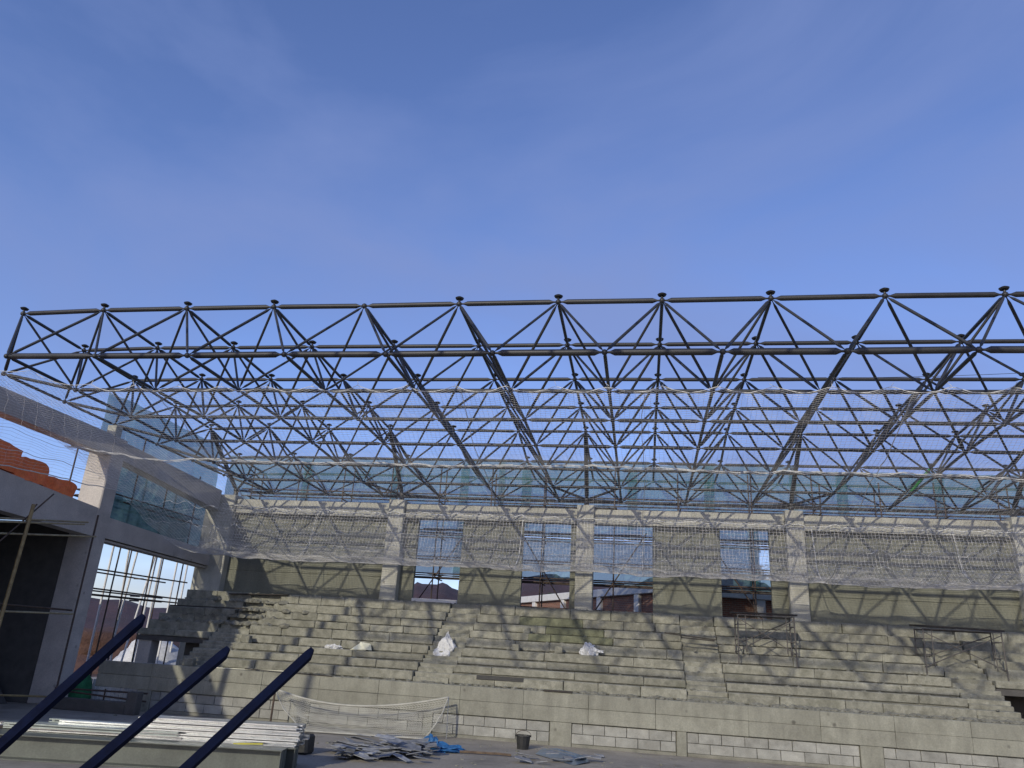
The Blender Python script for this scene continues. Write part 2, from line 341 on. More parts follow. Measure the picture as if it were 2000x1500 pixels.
# ================================================================== STANDS
st = thing('concrete_stands', (-2.3, 24, -2.45), 'rough concrete grandstand with stepped seating rows, aisles and a block faced front wall', 'grandstand')
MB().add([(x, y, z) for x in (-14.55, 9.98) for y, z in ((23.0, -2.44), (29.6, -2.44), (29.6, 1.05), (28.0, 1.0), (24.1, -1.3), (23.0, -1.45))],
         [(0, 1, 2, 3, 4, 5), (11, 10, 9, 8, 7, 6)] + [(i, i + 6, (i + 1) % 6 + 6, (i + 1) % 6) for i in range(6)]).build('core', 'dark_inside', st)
ZR = [-1.09, -.817, -.566, -.34, -.058, .25, .502, .77, 1.075, 1.43]
YR = [22.95] + [23.62 + .5 * i for i in range(9)]
def step_z(y): return max([z for z, yy in zip(ZR, YR) if yy <= y] + [-1.1])
damp = (-3.9, -1.3)
def run(xa, xb, y0, y1, z0, z1, lo, hi, name='step_block'):
    x = xa
    while x < xb - .02:
        l_ = min(random.uniform(lo, hi), xb - x)
        if xb - x - l_ < .35: l_ = xb - x
        dz = random.uniform(-.008, .005); dy = random.uniform(-.014, .012); mid = x + l_ / 2
        wet = damp[0] < mid < damp[1] and .3 < z1 < 1.1 and random.random() < .8
        MB().cbox(x + .005, x + l_ - .005, y0 + dy, y1, z0, z1 + dz, random.uniform(.012, .022), .009).build(name, 'damp_concrete' if wet else 'step_concrete', st)
        x += l_
aisles = [(-14.6, -13.4), (-6.83, -5.7), (1.28, 2.43), (8.85, 10.0)]
secs = [(-13.4, -6.83), (-5.7, 1.28), (2.43, 8.85)]
for n in range(1, 10):
    y0 = YR[n]; y1 = (YR[n + 1] if n < 9 else 27.9) + .3; z1 = ZR[n]; z0 = ZR[n - 1] - .06; zm = (ZR[n] + ZR[n - 1]) / 2
    lo, hi = (.9, 2.9) if n < 6 else (.7, 2.2)
    for xa, xb in secs:
        run(xa, xb, y0, y1, ZR[n - 1] + (.028 if n > 1 else .01), z1, lo, hi)
        MB().box(xa + .01, xb - .01, y0 + .07, y1 - .2, z0, ZR[n - 1] + .05).build('shadow_filler', 'mortar', st)  # dark recessed filler put in to draw the shadow line under each riser
    for xa, xb in aisles:
        run(xa + .004, xb - .004, y0 + .16, y1, z0, z1 - .004, 1.5, 2, 'aisle_step')
        run(xa + .004, xb - .004, y0 + .005, y0 + .16, z0, zm, 1.5, 2, 'aisle_step')
    if n >= 4:   # upper rows run on over the side entrances
        zb = -.27 if n == 4 else z0
        run(-17.3, -14.61, y0, y1, zb, z1, 1.0, 1.6); run(10.01, 14.5, y0, y1, zb, z1, 1.4, 2.4)
MB().box(-17.3, 14.5, 27.95, 29.6, 1.1, 1.425).build('concourse_slab', 'step_concrete', st)
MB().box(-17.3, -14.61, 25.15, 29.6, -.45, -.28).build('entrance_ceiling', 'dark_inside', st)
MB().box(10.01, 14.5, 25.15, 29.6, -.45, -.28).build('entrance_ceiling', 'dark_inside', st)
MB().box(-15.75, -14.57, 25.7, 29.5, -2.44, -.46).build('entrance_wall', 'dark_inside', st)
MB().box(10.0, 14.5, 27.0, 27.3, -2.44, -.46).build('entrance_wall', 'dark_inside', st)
MB().cbox(-17.25, -16.75, 25.2, 25.7, -2.45, -.27, .02).build('entrance_pillar', 'concrete_side', st)
MB().cbox(13.6, 14.1, 25.2, 25.7, -2.45, -.27, .02).build('entrance_pillar', 'concrete_side', st)
MB().box(-14.6, 10.0, 22.93, 23.9, -1.4, -1.105).build('walkway', 'step_concrete', st)
# front wall: cast beam panels, pilasters, blocks
x = -16.7
while x < 14.4:
    l_ = random.choice((1.83, 1.83, 2.44)) ; l_ = min(l_, 14.5 - x)
    for z0, z1 in ((-1.84, -1.462), (-1.458, -1.085)):
        MB().cbox(x + .002, x + l_ - .002, 22.7 + random.uniform(-.003, .003), 22.93, z0 + random.uniform(0, .004), z1, .008, .003).build('beam_panel', 'wall_concrete', st)
    x += l_
pil = [(-15.0, .5), (-9.9, .6), (-6.0, .27), (-2.2, .6), (1.07, .27), (5.87, .56), (9.9, .27), (13.6, .6)]
for px_, pw in pil: MB().cbox(px_ - pw / 2, px_ + pw / 2, 22.71, 22.95, -2.46, -1.843, .012, .004).build('pilaster', 'wall_concrete', st)
bme = {}
for (pa, wa), (pb, wb) in zip(pil[:-1], pil[1:]):
    xa = pa + wa / 2 + .012; xb = pb - wb / 2 - .012
    MB().box(xa - .01, xb + .01, 22.80, 22.94, -2.46, -1.85).build('mortar_bed', 'mortar', st)
    MB().cbox(xa, xb, 22.745, 22.80, -2.46, -2.365, .01, .01).build('plinth', 'mortar', st)
    for row in range(2):
        z = -2.358 + row * .252; x = xa; first = True
        while x < xb - .06:
            l_ = (.3 if (row and first) else .6); first = False; l_ = min(l_, xb - x)
            if xb - x - l_ < .1: l_ = xb - x
            key = round(l_, 2)
            if key not in bme: bme[key] = [MB().cbox(0, key - .014, 0, .07, 0, .238, .007, .004).mesh('block', 'block') for _ in range(3)]
            put('block', random.choice(bme[key]), st, (x, 22.735 + random.uniform(-.008, .008), z))
            x += l_
rb = MB()
for _ in range(900):   # crumbs of mortar on treads and walkway
    n = random.choice((0, 0, 0, 0, 1, 2, 3, 4, 5, 6, 7, 8, 9)); x = random.uniform(-14.4, 9.8); y = YR[n] + random.uniform(.05, .42); s = random.uniform(.012, .05) * (1.3 if n == 0 else 1)
    rb.lump((x, y, ZR[n] - .005), (s * 1.4, s, s * .8), random.random() * 99, 1, .5, 1.2)
for _ in range(260):
    x = random.choice((random.gauss(5.6, .7), random.gauss(9.0, 1.3), random.gauss(2.6, 3))); s = random.uniform(.03, .1)
    rb.lump((min(9.9, x), 23.25 + random.gauss(0, .14), ZR[0] - .02), (s * 1.8, s, s * .9), random.random() * 99, 1, .5, 1.2)
for _ in range(150):
    n = random.choice((5, 6, 7, 8)); x = random.gauss(-14.4, 1.0); s = random.uniform(.05, .13)
    rb.lump((max(-17, x), YR[n] + random.uniform(-.02, .25), ZR[n] - .03), (s * 1.5, s, s), random.random() * 99, 1, .5, 1.2)
o = rb.build('rubble', 'rubble', st); o['kind'] = 'stuff'

# ================================================================== LEFT WALL AND SIDE ROOM
lw = thing('left_wall', (-17.7, 22, -2.45), 'left side concrete frame of columns and two tiers of beams beside the stands', 'wall')
XL = -17.7
def col(y0, y1, top, x0=-18.6):
    MB().cbox(x0, XL, y0, y1, -2.45, top, .03, .008).build('column', 'concrete_side', lw)
col(22.3, 22.95, 6.05); col(11.05, 11.7, 6.15)
MB().cbox(-18.25, -17.9, 22.45, 22.8, 6.05, 6.5, .02).build('column_stub', 'concrete', lw)
def lbeam(ya, yb, b0, t0, b1, t1, x0=-18.25, x1=XL - .03):
    MB().hexa([(x0, ya, b0), (x1, ya, b0), (x1, yb, b1), (x0, yb, b1), (x0, ya, t0), (x1, ya, t0), (x1, yb, t1), (x0, yb, t1)]).build('beam', 'concrete_side', lw)
lbeam(22.95, 29.48, 5.36, 5.98, 4.82, 5.66); lbeam(11.7, 22.3, 5.5, 6.14, 5.38, 6.08); lbeam(2, 11.05, 5.55, 6.2, 5.5, 6.14)
lbeam(22.95, 29.5, 2.7, 3.38, 2.51, 3.1); lbeam(11.7, 22.3, 3.1, 4.36, 2.68, 3.6); lbeam(2, 11.05, 3.2, 4.4, 3.1, 4.36)
lbeam(22.95, 29.5, 2.60, 2.665, 2.41, 2.475, -18.2, -17.8)
# side room in the near bays
sr = thing('side_room', (-21, 15, -2.45), 'dark unfinished room behind the left column with a stair slab inside', 'room')
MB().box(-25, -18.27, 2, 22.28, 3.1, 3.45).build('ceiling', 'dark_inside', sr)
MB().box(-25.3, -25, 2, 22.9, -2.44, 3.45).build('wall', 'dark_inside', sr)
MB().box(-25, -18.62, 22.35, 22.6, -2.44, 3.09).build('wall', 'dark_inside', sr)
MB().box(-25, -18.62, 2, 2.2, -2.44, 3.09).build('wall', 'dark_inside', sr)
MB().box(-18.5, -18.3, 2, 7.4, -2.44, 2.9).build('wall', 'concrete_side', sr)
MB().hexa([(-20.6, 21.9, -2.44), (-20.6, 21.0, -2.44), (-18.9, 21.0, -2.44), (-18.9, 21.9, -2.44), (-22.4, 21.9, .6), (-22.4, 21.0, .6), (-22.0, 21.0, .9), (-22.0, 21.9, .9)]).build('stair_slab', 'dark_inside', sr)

# ================================================================== SPACE FRAME ROOF
G = 2.6; X0 = -17.7; Y0 = 17.307
zt = [8.40, 8.30, 8.194, 8.09, 7.96, 7.40, 7.23]; zb = [6.46, 6.43, 6.42, 6.33, 6.17, 6.08, 6.02]
NX = 16
T = {(r, j): Vector((X0 + j * G, Y0 + r * G, zt[r] - (.06 if j == 0 else 0) + random.uniform(-.012, .012))) for r in range(7) for j in range(NX)}
B = {(r, j): Vector((X0 + (j + .488) * G, Y0 + (r - .519) * G, zb[r] + random.uniform(-.012, .012))) for r in range(7) for j in range(NX - 1)}
rf = thing('space_frame_roof', (1.8, 24, 5.5), 'dark steel space frame roof of tubes and ball joints spanning above the stands', 'roof')
def member(name, a, b_, r, m_='steel'):
    d = (b_ - a).normalized(); pipe(name, a + d * .07, b_ - d * .07, r, m_, rf, taper=1, n=10)
for r in range(7):
    for j in range(NX):
        if j < NX - 1: member('top_chord_tube', T[r, j], T[r, j + 1], .058 if r else .066)
        if r < 6: member('top_chord_tube', T[r, j], T[r + 1, j], .045)
        if j < NX - 2: member('bottom_chord_tube', B[r, j], B[r, j + 1], .078 if r == 0 else .056)
        if r < 6 and j < NX - 1: member('bottom_chord_tube', B[r, j], B[r + 1, j], .045)
webs = []
for (r, j), t in T.items():
    for rr, jj in ((r, j), (r, j - 1), (r + 1, j), (r + 1, j - 1)):
        if (rr, jj) in B: webs.append((t, B[rr, jj], 'green_steel' if False else 'steel'))
webs.sort(key=lambda q: (q[0].length + q[1].length) + (40 if q[0].x > 15 else 0))
rest = MB()
for k, (a, b_, m_) in enumerate(webs):
    rad = .033 if k % 3 else .038
    if k < 296: member('web_tube', a, b_, rad, m_)
    else:
        d = (b_ - a).normalized(); rest.tube([a + d * .07, a + d * .2, b_ - d * .2, b_ - d * .07], [.014, rad, rad, .014], 8)
o = rest.build('web_tube', 'steel', rf, smooth=True); o['kind'] = 'stuff'
ball = MB().lump((0, 0, 0), (1, 1, 1), 0, 2, 0, 1, False).mesh('ball_joint', 'steel', smooth=True)
for q in list(T.values()) + list(B.values()): put('ball_joint', ball, rf, q, None, (.073, .073, .073))
capm = MB().tube([(0, 0, .05), (0, 0, .15)], .03, 8).tube([(0, 0, .13), (0, 0, .165), (0, 0, .20)], [.095, .115, .055], 16).mesh('purlin_support', 'steel_cap')
for (r, j), q in T.items():
    if (r, j) != (0, 4) and r < 6: put('purlin_support', capm, rf, q)
# raised outer edge of the bottom layer on the left
E_ = {r: Vector((X0 - .512 * G, Y0 + (r - .519) * G, 6.97 - .03 * r)) for r in range(1, 7)}
for r, q in E_.items():
    put('ball_joint', ball, rf, q, None, (.073, .073, .073))
    member('bottom_chord_tube', q, B[r, 0], .05)
    if r < 6: member('bottom_chord_tube', q, E_[r + 1], .045)
    for rr in (r, r - 1): member('edge_web_tube', T[rr, 0], q, .038)
member('edge_web_tube', T[0, 0] + Vector((0, 0, -.02)), E_[1] + Vector((0, .05, 0)), .03)
# bearings on the wall columns
for cx, j in zip(colx, (0, 3, 6, 9, 12)):
    s_ = Vector((cx, 30.05, 5.8))
    MB().cbox(cx - .24, cx + .24, 29.83, 30.25, 5.5, 5.54, .006).build('base_plate', 'steel', rf)
    MB().tube([(cx, 30.05, 5.54), (cx, 30.05, 5.74)], [.11, .09], 10).build('bearing', 'steel', rf)
    put('ball_joint', ball, rf, s_, None, (.12, .12, .12))
    top = T[4, j]; pipe('support_post', s_, top, .085, 'steel', rf, 1, 10)
    for rr in (5, 6):
        for jj in (j - 1, j):
            if (rr, jj) in B: pipe('support_strut', s_, B[rr, jj], .05, 'steel', rf, 1, 8)
pipe('support_strut', T[4, 11].lerp(B[5, 10], .55) + Vector((.0, -.07, .0)), B[5, 10] + Vector((0, -.07, .05)), .05, 'green_steel', rf, 0, 8)

# added unseen frame behind the viewpoint, put in to cast lattice shadows on the steps
shadow_frame = thing('space_frame_roof', (1.4, 2.5, 10.6), 'added dark steel lattice on posts behind the viewpoint, put in to cast shadows on the steps', 'roof')
T2 = {(r, j): Vector((-17.4 + j * G, .3 + r * G, 12.3)) for r in range(3) for j in range(15)}
B2 = {(r, j): Vector((-16.1 + j * G, -1.0 + r * G, 10.5)) for r in range(4) for j in range(14)}
def m2(nm, a, b_, r): pipe(nm, a, b_, r, 'steel', shadow_frame, 1, 8)
for (r, j), q in T2.items():
    if (r, j + 1) in T2: m2('top_chord_tube', q, T2[r, j + 1], .058)
    if (r + 1, j) in T2: m2('top_chord_tube', q, T2[r + 1, j], .045)
    for rr in (r, r + 1):
        for jj in (j, j - 1):
            if (rr, jj) in B2: m2('web_tube', q, B2[rr, jj], .05)
for (r, j), q in B2.items():
    if (r, j + 1) in B2: m2('bottom_chord_tube', q, B2[r, j + 1], .06)
    if (r + 1, j) in B2: m2('bottom_chord_tube', q, B2[r + 1, j], .05)
for q in (B2[0, 0], B2[0, 13], B2[3, 0], B2[3, 13]): pipe('support_post', (q.x + (-2 if q.x < 0 else 2), q.y, -2.45), q, .11, 'steel', shadow_frame, 0, 10)

# ================================================================== SAFETY NET UNDER THE ROOF
from bisect import bisect
prof = [(0, 17.6, 6.22), (.09, 18.7, 5.75), (.2, 20.2, 5.1), (.27, 21.2, 4.98), (.42, 23.4, 4.3), (.58, 25.4, 3.45), (.74, 27.0, 2.83), (.84, 27.95, 2.72), (.92, 28.9, 3.35), (1, 29.45, 4.95)]
def netp(x, s):
    i = min(len(prof) - 2, max(0, bisect([q[0] for q in prof], s) - 1)); a, c_ = prof[i], prof[i + 1]
    t = (s - a[0]) / (c_[0] - a[0]); t2 = t * t * (3 - 2 * t); y = a[1] + (c_[1] - a[1]) * t; z = a[2] + (c_[2] - a[2]) * (t * .6 + t2 * .4)
    lf = max(0, (-15 - x) / 2.7)                 # the left edge runs forward to the corner of the frame
    y -= lf * 1.5 * (1 - s) ; z += lf * (.25 * (1 - s) * (1 - s)) + .35 * lf * (s > .5) * (s - .5)
    tie = abs(math.sin(math.pi * (x - X0) / 1.3)); z -= .17 * tie * max(0, 1 - s * 9) - .02
    z -= .06 * tie * max(0, (s - .9) * 10)
    w1 = noise.noise(Vector((x * .35, s * 5, 2))); w2 = noise.noise(Vector((x * 1.7, s * 16, 7)))
    e = min(1, s * 8) * min(1, (1 - s) * 8)
    z += (w1 * .09 + w2 * .05) * e; y += w2 * .08 * e
    xx = x + w1 * .1 * e
    return Vector((xx, y, z))
XA, XB = -17.6, 20.6
nr = thing('safety_net', (1.5, 24, 2.7), 'white safety net slung in a deep belly beneath the steel roof', 'net')
b = MB(); S_ = 165; ns = 110
for k in range(S_ + 1): b.tube([netp(XA + (XB - XA) * i / ns, k / S_) for i in range(ns + 1)], .0036 + .0022 * (k / S_ > .5), 3, False)
M_ = 300; ms = 46
for k in range(M_ + 1): b.tube([netp(XA + (XB - XA) * k / M_, i / ms) for i in range(ms + 1)], .0034, 3, False)
o = b.build('netting', 'net_thread', nr); o['kind'] = 'stuff'
def rope(s, r=.016, w_=.0, dy=0):
    MB().tube([netp(XA + (XB - XA) * i / 260, s) + Vector((0, dy, w_ * noise.noise(Vector((i * .45, s * 9, 0))))) for i in range(261)], r, 5).build('edge_rope', 'rope', nr)
rope(0, .0075, .04); rope(.265, .015, .05); rope(.272, .01, .09); rope(.84, .013, .05); rope(.77, .009, .12); rope(.68, .008, .2); rope(.57, .008, .25); rope(1, .014, .1); rope(.48, .007, .2)
for x in [X0 + 1.3 * k for k in range(2, 30)]:
    p = netp(x, 0); 
    MB().tube([p, p + Vector((random.uniform(-.1, .1), random.uniform(-.02, .2), .12))], .007, 4).build('tie_cord', 'rope', nr)
for x in (-13.2, -4.6, .05, 6.2, 11.0): MB().tube([netp(x, i / 40) + Vector((.05 * noise.noise(Vector((i * .5, x, 0))), -.01, 0)) for i in range(41)], .011, 4).build('seam_rope', 'rope', nr)
# side flap of the net hanging in front of the left wall
def flap(i, k):
    t = i / 30; s = k / 26; y = 14.2 + 8.6 * t; x = -17.35 + .12 * noise.noise(Vector((t * 9, s * 7, 1)))
    ztop = 6.2 - .1 * t; zbot = 3.75 + .5 * t; return Vector((x + .35 * math.sin(s * 3.1) * (1 - t * .5), y, ztop + (zbot - ztop) * s + .10 * noise.noise(Vector((t * 12, s * 4, 5)))))
fl = thing('side_net', (-17.3, 18, 3.8), 'thin white net flap hanging down along the left wall beams', 'net')
b = MB()
for k in range(0, 27): b.tube([flap(i, k) for i in range(31)], .003, 3, False)
for i in range(0, 31, 2): b.tube([flap(i, k) for k in range(27)], .0014, 3, False)
o = b.build('netting', 'net_thread', fl); o['kind'] = 'stuff'
for k, r_ in ((26, .016), (21, .009), (15, .006)): MB().tube([flap(i, k) for i in range(31)], r_, 5).build('edge_rope', 'rope', fl)
MB().tube([flap(0, 26), flap(0, 26) + Vector((-.1, -.3, .3)), flap(0, 0)], .01, 4).build('tie_cord', 'rope', fl)

# ================================================================== SCAFFOLDS AND GREEN MESH OUTSIDE
def scaffold(name, org, xs, ys, zs, z0, ztop, label, cat='scaffold', axis='x', m_='rust_pipe', r=.028):
    t = thing(name, org, label, cat)
    for x in xs:
        for y in ys: pipe('standard', (x + random.uniform(-.04, .04), y, z0), (x + random.uniform(-.07, .07), y, ztop + random.uniform(-.4, .3)), r, m_, t)
    for z in zs:
        if axis == 'x':
            for y in ys: pipe('ledger', (xs[0] - .4, y - .05, z + random.uniform(-.04, .04)), (xs[-1] + .4, y - .05, z + random.uniform(-.04, .04)), r, m_, t)
            for x in xs[::2]: pipe('transom', (x + .05, ys[0] - .3, z - .05), (x + .05, ys[-1] + .3, z - .05), r, m_, t)
        else:
            for x in xs: pipe('ledger', (x + .05, ys[0] - .4, z + random.uniform(-.04, .04)), (x + .05, ys[-1] + .4, z + random.uniform(-.04, .04)), r, m_, t)
            for y in ys[::2]: pipe('transom', (xs[0] - .3, y + .05, z - .05), (xs[-1] + .3, y + .05, z - .05), r, m_, t)
    return t
bs = scaffold('scaffold', (-2, 31.5, -2.6), [-17.3, -15.1, -12.9, -10.7, -8.5, -6.3, -4.05, -1.15, 1.5, 4.35, 6.9, 9.2, 11.5, 13.8, 16], [31.1, 32.0], [1.62, 2.62, 2.76, 3.42, 4.33, 4.55, 5.55, 5.75, 6.05], -2.6, 7.2, 'pipe scaffold standing outside behind the back wall window openings')
for k, x in enumerate((-15, -8.2, -3.9, -.9, 3.6, 8.4, 12)): pipe('brace', (x - 1.1, 31.05, 1.3 if k % 2 else 4.7), (x + 1.1, 31.05, 4.7 if k % 2 else 1.3), .026, 'rust_pipe', bs)
for x0, x1, z in ((-9.2, -4, 4.62), (-3.8, 0, 4.60), (1.8, 6.5, 4.58), (8, 13, 5.6), (-16, -8.6, 5.62), (-6, -1, 5.7), (1, 7, 5.66)):
    MB().beam((x0, 31.5, z), (x1, 31.5, z + .03), .35, .05).build('scaffold_plank', 'dark_wood', bs)
def sheet(name, p0, p1, z0, z1, label, m_='teal_mesh', amp=.12, holes=(), nu=60, nv=26, seed=0, ztopvar=.05, group=None):
    p0, p1 = Vector(p0), Vector(p1); d = (p1 - p0); nrm = Vector((-d.y, d.x, 0)).normalized(); b = MB(); vs = []
    for j in range(nv + 1):
        for i in range(nu + 1):
            u, v = i / nu, j / nv; q = p0 + d * u
            f = amp * noise.noise(Vector((u * d.length * 1.3, v * 3, seed))) + amp * .5 * noise.noise(Vector((u * d.length * 4, v * 8, seed + 3)))
            zt_ = z1 + ztopvar * noise.noise(Vector((u * d.length * .9, 0, seed))); zb_ = z0 + ztopvar * 3 * noise.noise(Vector((u * d.length * .9, 4, seed)))
            q = q + nrm * f; vs.append((q.x, q.y, zb_ + (zt_ - zb_) * v))
    fs = []
    for j in range(nv):
        for i in range(nu):
            c = ((i + .5) / nu, (j + .5) / nv)
            if any(abs(c[0] - h[0]) / h[2] + abs(c[1] - h[1]) / h[3] < 1 for h in holes): continue
            fs.append((j * (nu + 1) + i, j * (nu + 1) + i + 1, (j + 1) * (nu + 1) + i + 1, (j + 1) * (nu + 1) + i))
    b.add(vs, fs); org = ((p0.x + p1.x) / 2, (p0.y + p1.y) / 2, z0)
    return solo(name, b, m_, org, label, 'scaffold netting', group, smooth=True)
sheet('scaffold_netting', (-19.4, 32.5, 0), (-6.0, 32.5, 0), 4.62, 7.95, 'teal mesh sheet above the left half of the back wall', seed=1)
sheet('scaffold_netting', (-6.3, 32.6, 0), (6.4, 32.6, 0), 4.62, 7.92, 'teal mesh sheet above the middle of the back wall', seed=2)
sheet('scaffold_netting', (6.1, 32.5, 0), (22, 32.5, 0), 4.62, 7.72, 'teal mesh sheet above the dark right end of the back wall', seed=3)
sheet('scaffold_netting', (-19.3, 32.4, 0), (-5.8, 32.4, 0), 2.85, 4.6, 'lower teal mesh seen through the leftmost back wall window', seed=4, nu=70)
sheet('scaffold_netting', (-5.6, 32.45, 0), (-2.2, 32.45, 0), 2.78, 4.55, 'lower teal mesh seen through the window left of the middle column', seed=5)
sheet('scaffold_netting', (-2.1, 32.4, 0), (2.2, 32.4, 0), 2.7, 4.5, 'lower teal mesh seen through the window right of the middle column', seed=6)
sheet('scaffold_netting', (2.5, 32.42, 0), (7.6, 32.42, 0), 2.7, 4.55, 'torn teal mesh with an open slit behind the rightmost window', seed=7, holes=[(.485, .72, .06, .46)])
for k, (x, z0, z1) in enumerate(((-15.5, 4.7, 7.7), (-11.2, 4.6, 7.6), (-8.0, 2.7, 7.7), (-5.2, 5, 7.7), (-.6, 5, 7.6), (2.6, 5, 7.9), (4.3, 2.6, 5.2), (7.9, 5.2, 7.7), (11.6, 5, 7.8))):
    sheet('mesh_overlap', (x, 32.35, 0), (x + .42, 32.3, 0), z0, z1, ['dark green folded mesh strip hanging behind the top of the back wall', ][0], 'green_mesh', .1, nu=6, nv=20, seed=20 + k, group='green mesh overlaps behind the back wall')
# left side
ls = scaffold('scaffold', (-19.3, 26, -2.6), [-18.9, -19.9], [23.3 + 2.1 * i for i in range(4)], [.95, 1.12, 1.78, 4.25, 4.45, 5.9], -2.6, 6.6, 'pipe scaffold standing outside the left wall beyond its tall column', axis='y')
sheet('scaffold_netting', (-20.2, 24.5, 0), (-20.2, 33, 0), 3.2, 8.45, 'teal mesh sheet hung outside the left wall', seed=9, amp=.15)
sheet('scaffold_netting', (-19.0, 22.9, 0), (-19.0, 31.0, 0), 3.1, 5.9, 'grey teal mesh stretched behind the opening between the two left beams', seed=12, amp=.2)
sheet('scaffold_netting', (-18.75, 23.2, 0), (-18.75, 29.2, 0), 3.3, 4.4, 'crumpled grey teal mesh lying over the lower left beam', seed=10, amp=.25)
# white shoring props seen through the lower left opening
pg = 'slender pale shoring props beyond the left wall'
for k, (u, v0, v1, lean) in enumerate(((203, 1062, 1215, 0), (238, 1078, 1215, .25), (250, 1084, 1215, -.25), (262, 1085, 1215, .5), (288, 1085, 1215, .1), (303, 1090, 1215, 0), (335, 1095, 1215, .02), (357, 1106, 1215, 0), (377, 1105, 1215, 0))):
    d = ray(u, 1150); P = d * (-21.6 / d.x); y = P.y
    t = tag(pipe('shoring_prop', (-21.6, y, -2.62), (-21.6 + .0, y + lean * 2, 3.2), .042, 'white_paint', None), 'slender pale shoring prop seen through the opening beyond the left wall', 'prop', pg)
# orange tarpaulins on the side room roof
b = MB()
def drape(b, x0, x1, y0, y1, z0, z1, sd, n=12):
    # cloth thrown over a stack: a subdivided box with creased, slumping faces
    def P(u, v, w_):
        p = Vector((x0 + (x1 - x0) * u, y0 + (y1 - y0) * v, z0 + (z1 - z0) * w_)); q = p * 2.3 + Vector((sd, 0, 0))
        a = .07 * noise.noise(q) + .03 * noise.noise(q * 2.6); out = Vector((u - .5, (v - .5), .3)).normalized()
        return p + out * a + Vector((0, 0, -.10 * (abs(v - .5) * 2) ** 4 * w_))
    for face in (lambda a, c: (1, a, c), lambda a, c: (0, 1 - a, c), lambda a, c: (a, 0, c), lambda a, c: (1 - a, 1, c), lambda a, c: (a, c, 1)):
        b.add([P(*face(i / n, j / n)) for j in range(n + 1) for i in range(n + 1)], [(j * (n + 1) + i, j * (n + 1) + i + 1, (j + 1) * (n + 1) + i + 1, (j + 1) * (n + 1) + i) for j in range(n) for i in range(n)])
drape(b, -18.3, -17.74, 15.6, 18.72, 3.93, 4.70, 1, 16); drape(b, -18.3, -17.74, 18.6, 19.85, 3.8, 4.46, 5, 16); drape(b, -18.3, -17.74, 19.75, 21.1, 3.7, 4.16, 9, 16)
solo('orange_tarpaulin', b, 'orange_tarp', (-18.3, 18.5, 3.8), 'bright orange tarpaulin bundled on top of the lower left beam', 'tarpaulin', smooth=True)

# near scaffold of bamboo coloured poles before the side room
ns_ = thing('pole_scaffold', (-17.2, 18, -2.45), 'yellowish pole scaffold standing in front of the dark side room', 'scaffold')
def pole(p0, p1, r=.035, m_='pale_pipe', nm='pole'): pipe(nm, p0, p1, r, m_, ns_)
def L3(u, v, X): d = ray(u, v); return d * (X / d.x)
pole(L3(-5, 1230, -17.0), L3(66, 985, -17.0), .05, 'bamboo')
pole(L3(-5, 1230, -17.0), L3(-5, 1230, -17.0) + Vector((-.1, -.3, -2.55)), .05, 'bamboo')
for (a, b_, X, mm) in (((-20, 1011), (172, 1020), -17.25, 'pale_pipe'), ((-20, 1018), (165, 1024), -17.1, 'pale_pipe'), ((-20, 1041), (187, 1048), -17.25, 'pale_pipe'), ((-20, 1178), (140, 1192), -17.3, 'rust_pipe'), ((-20, 1193), (142, 1199), -17.2, 'pale_pipe'), ((-20, 1357), (100, 1361), -17.2, 'bamboo')):
    pole(L3(*a, X), L3(*b_, X), .028, mm)
pole(L3(-10, 1065, -17.1), L3(105, 965, -17.15), .022, 'rust_pipe', 'brace'); pole(L3(60, 1000, -17.1), L3(72, 985, -17.15), .022, 'rust_pipe', 'brace')
for y in (12.5, 15.8, 21.9): pole((-17.35, y, -2.45), (-17.35, y, 3.3), .03, 'rust_pipe')

# things seen through the left opening
b = MB()
for i in range(24): b.box(-18.6 + i * .15, -18.6 + i * .15 + .08, 24.20, 24.22, -2.45, -1.75).box(-18.6 + i * .15 + .08, -18.6 + i * .15 + .15, 24.24, 24.26, -2.45, -1.75)
solo('hoarding', b, 'white_paint', (-17, 24.2, -2.45), 'white ribbed metal hoarding seen under the left end of the front wall', 'fence')
b = MB().lump((-22.8, 34.5, -2.6), (2.2, 1.5, 1.7), 4, 3, .3, 1.8, peak=.35)
solo('white_tarpaulin', b, 'white_cloth', (-22.8, 34.5, -2.6), 'white tarpaulin heap outside seen through the left stand entrance', 'tarpaulin', smooth=True)
b = MB().lump((-17.75, 23.5, -2.45), (.38, .3, .75), 8, 3, .2, 2)
solo('green_tarpaulin', b, 'green_cloth', (-17.75, 23.5, -2.45), 'green tarpaulin bundle beside the foot of the tall left column', 'tarpaulin', smooth=True)
b = MB().lump((-33, 44, -2.6), (7, 5, 1.7), 2, 4, .4, 2)
solo('earth_mound', b, 'earth', (-33, 44, -2.6), 'orange brown earth mound outside beyond the left wall', 'mound', smooth=True)

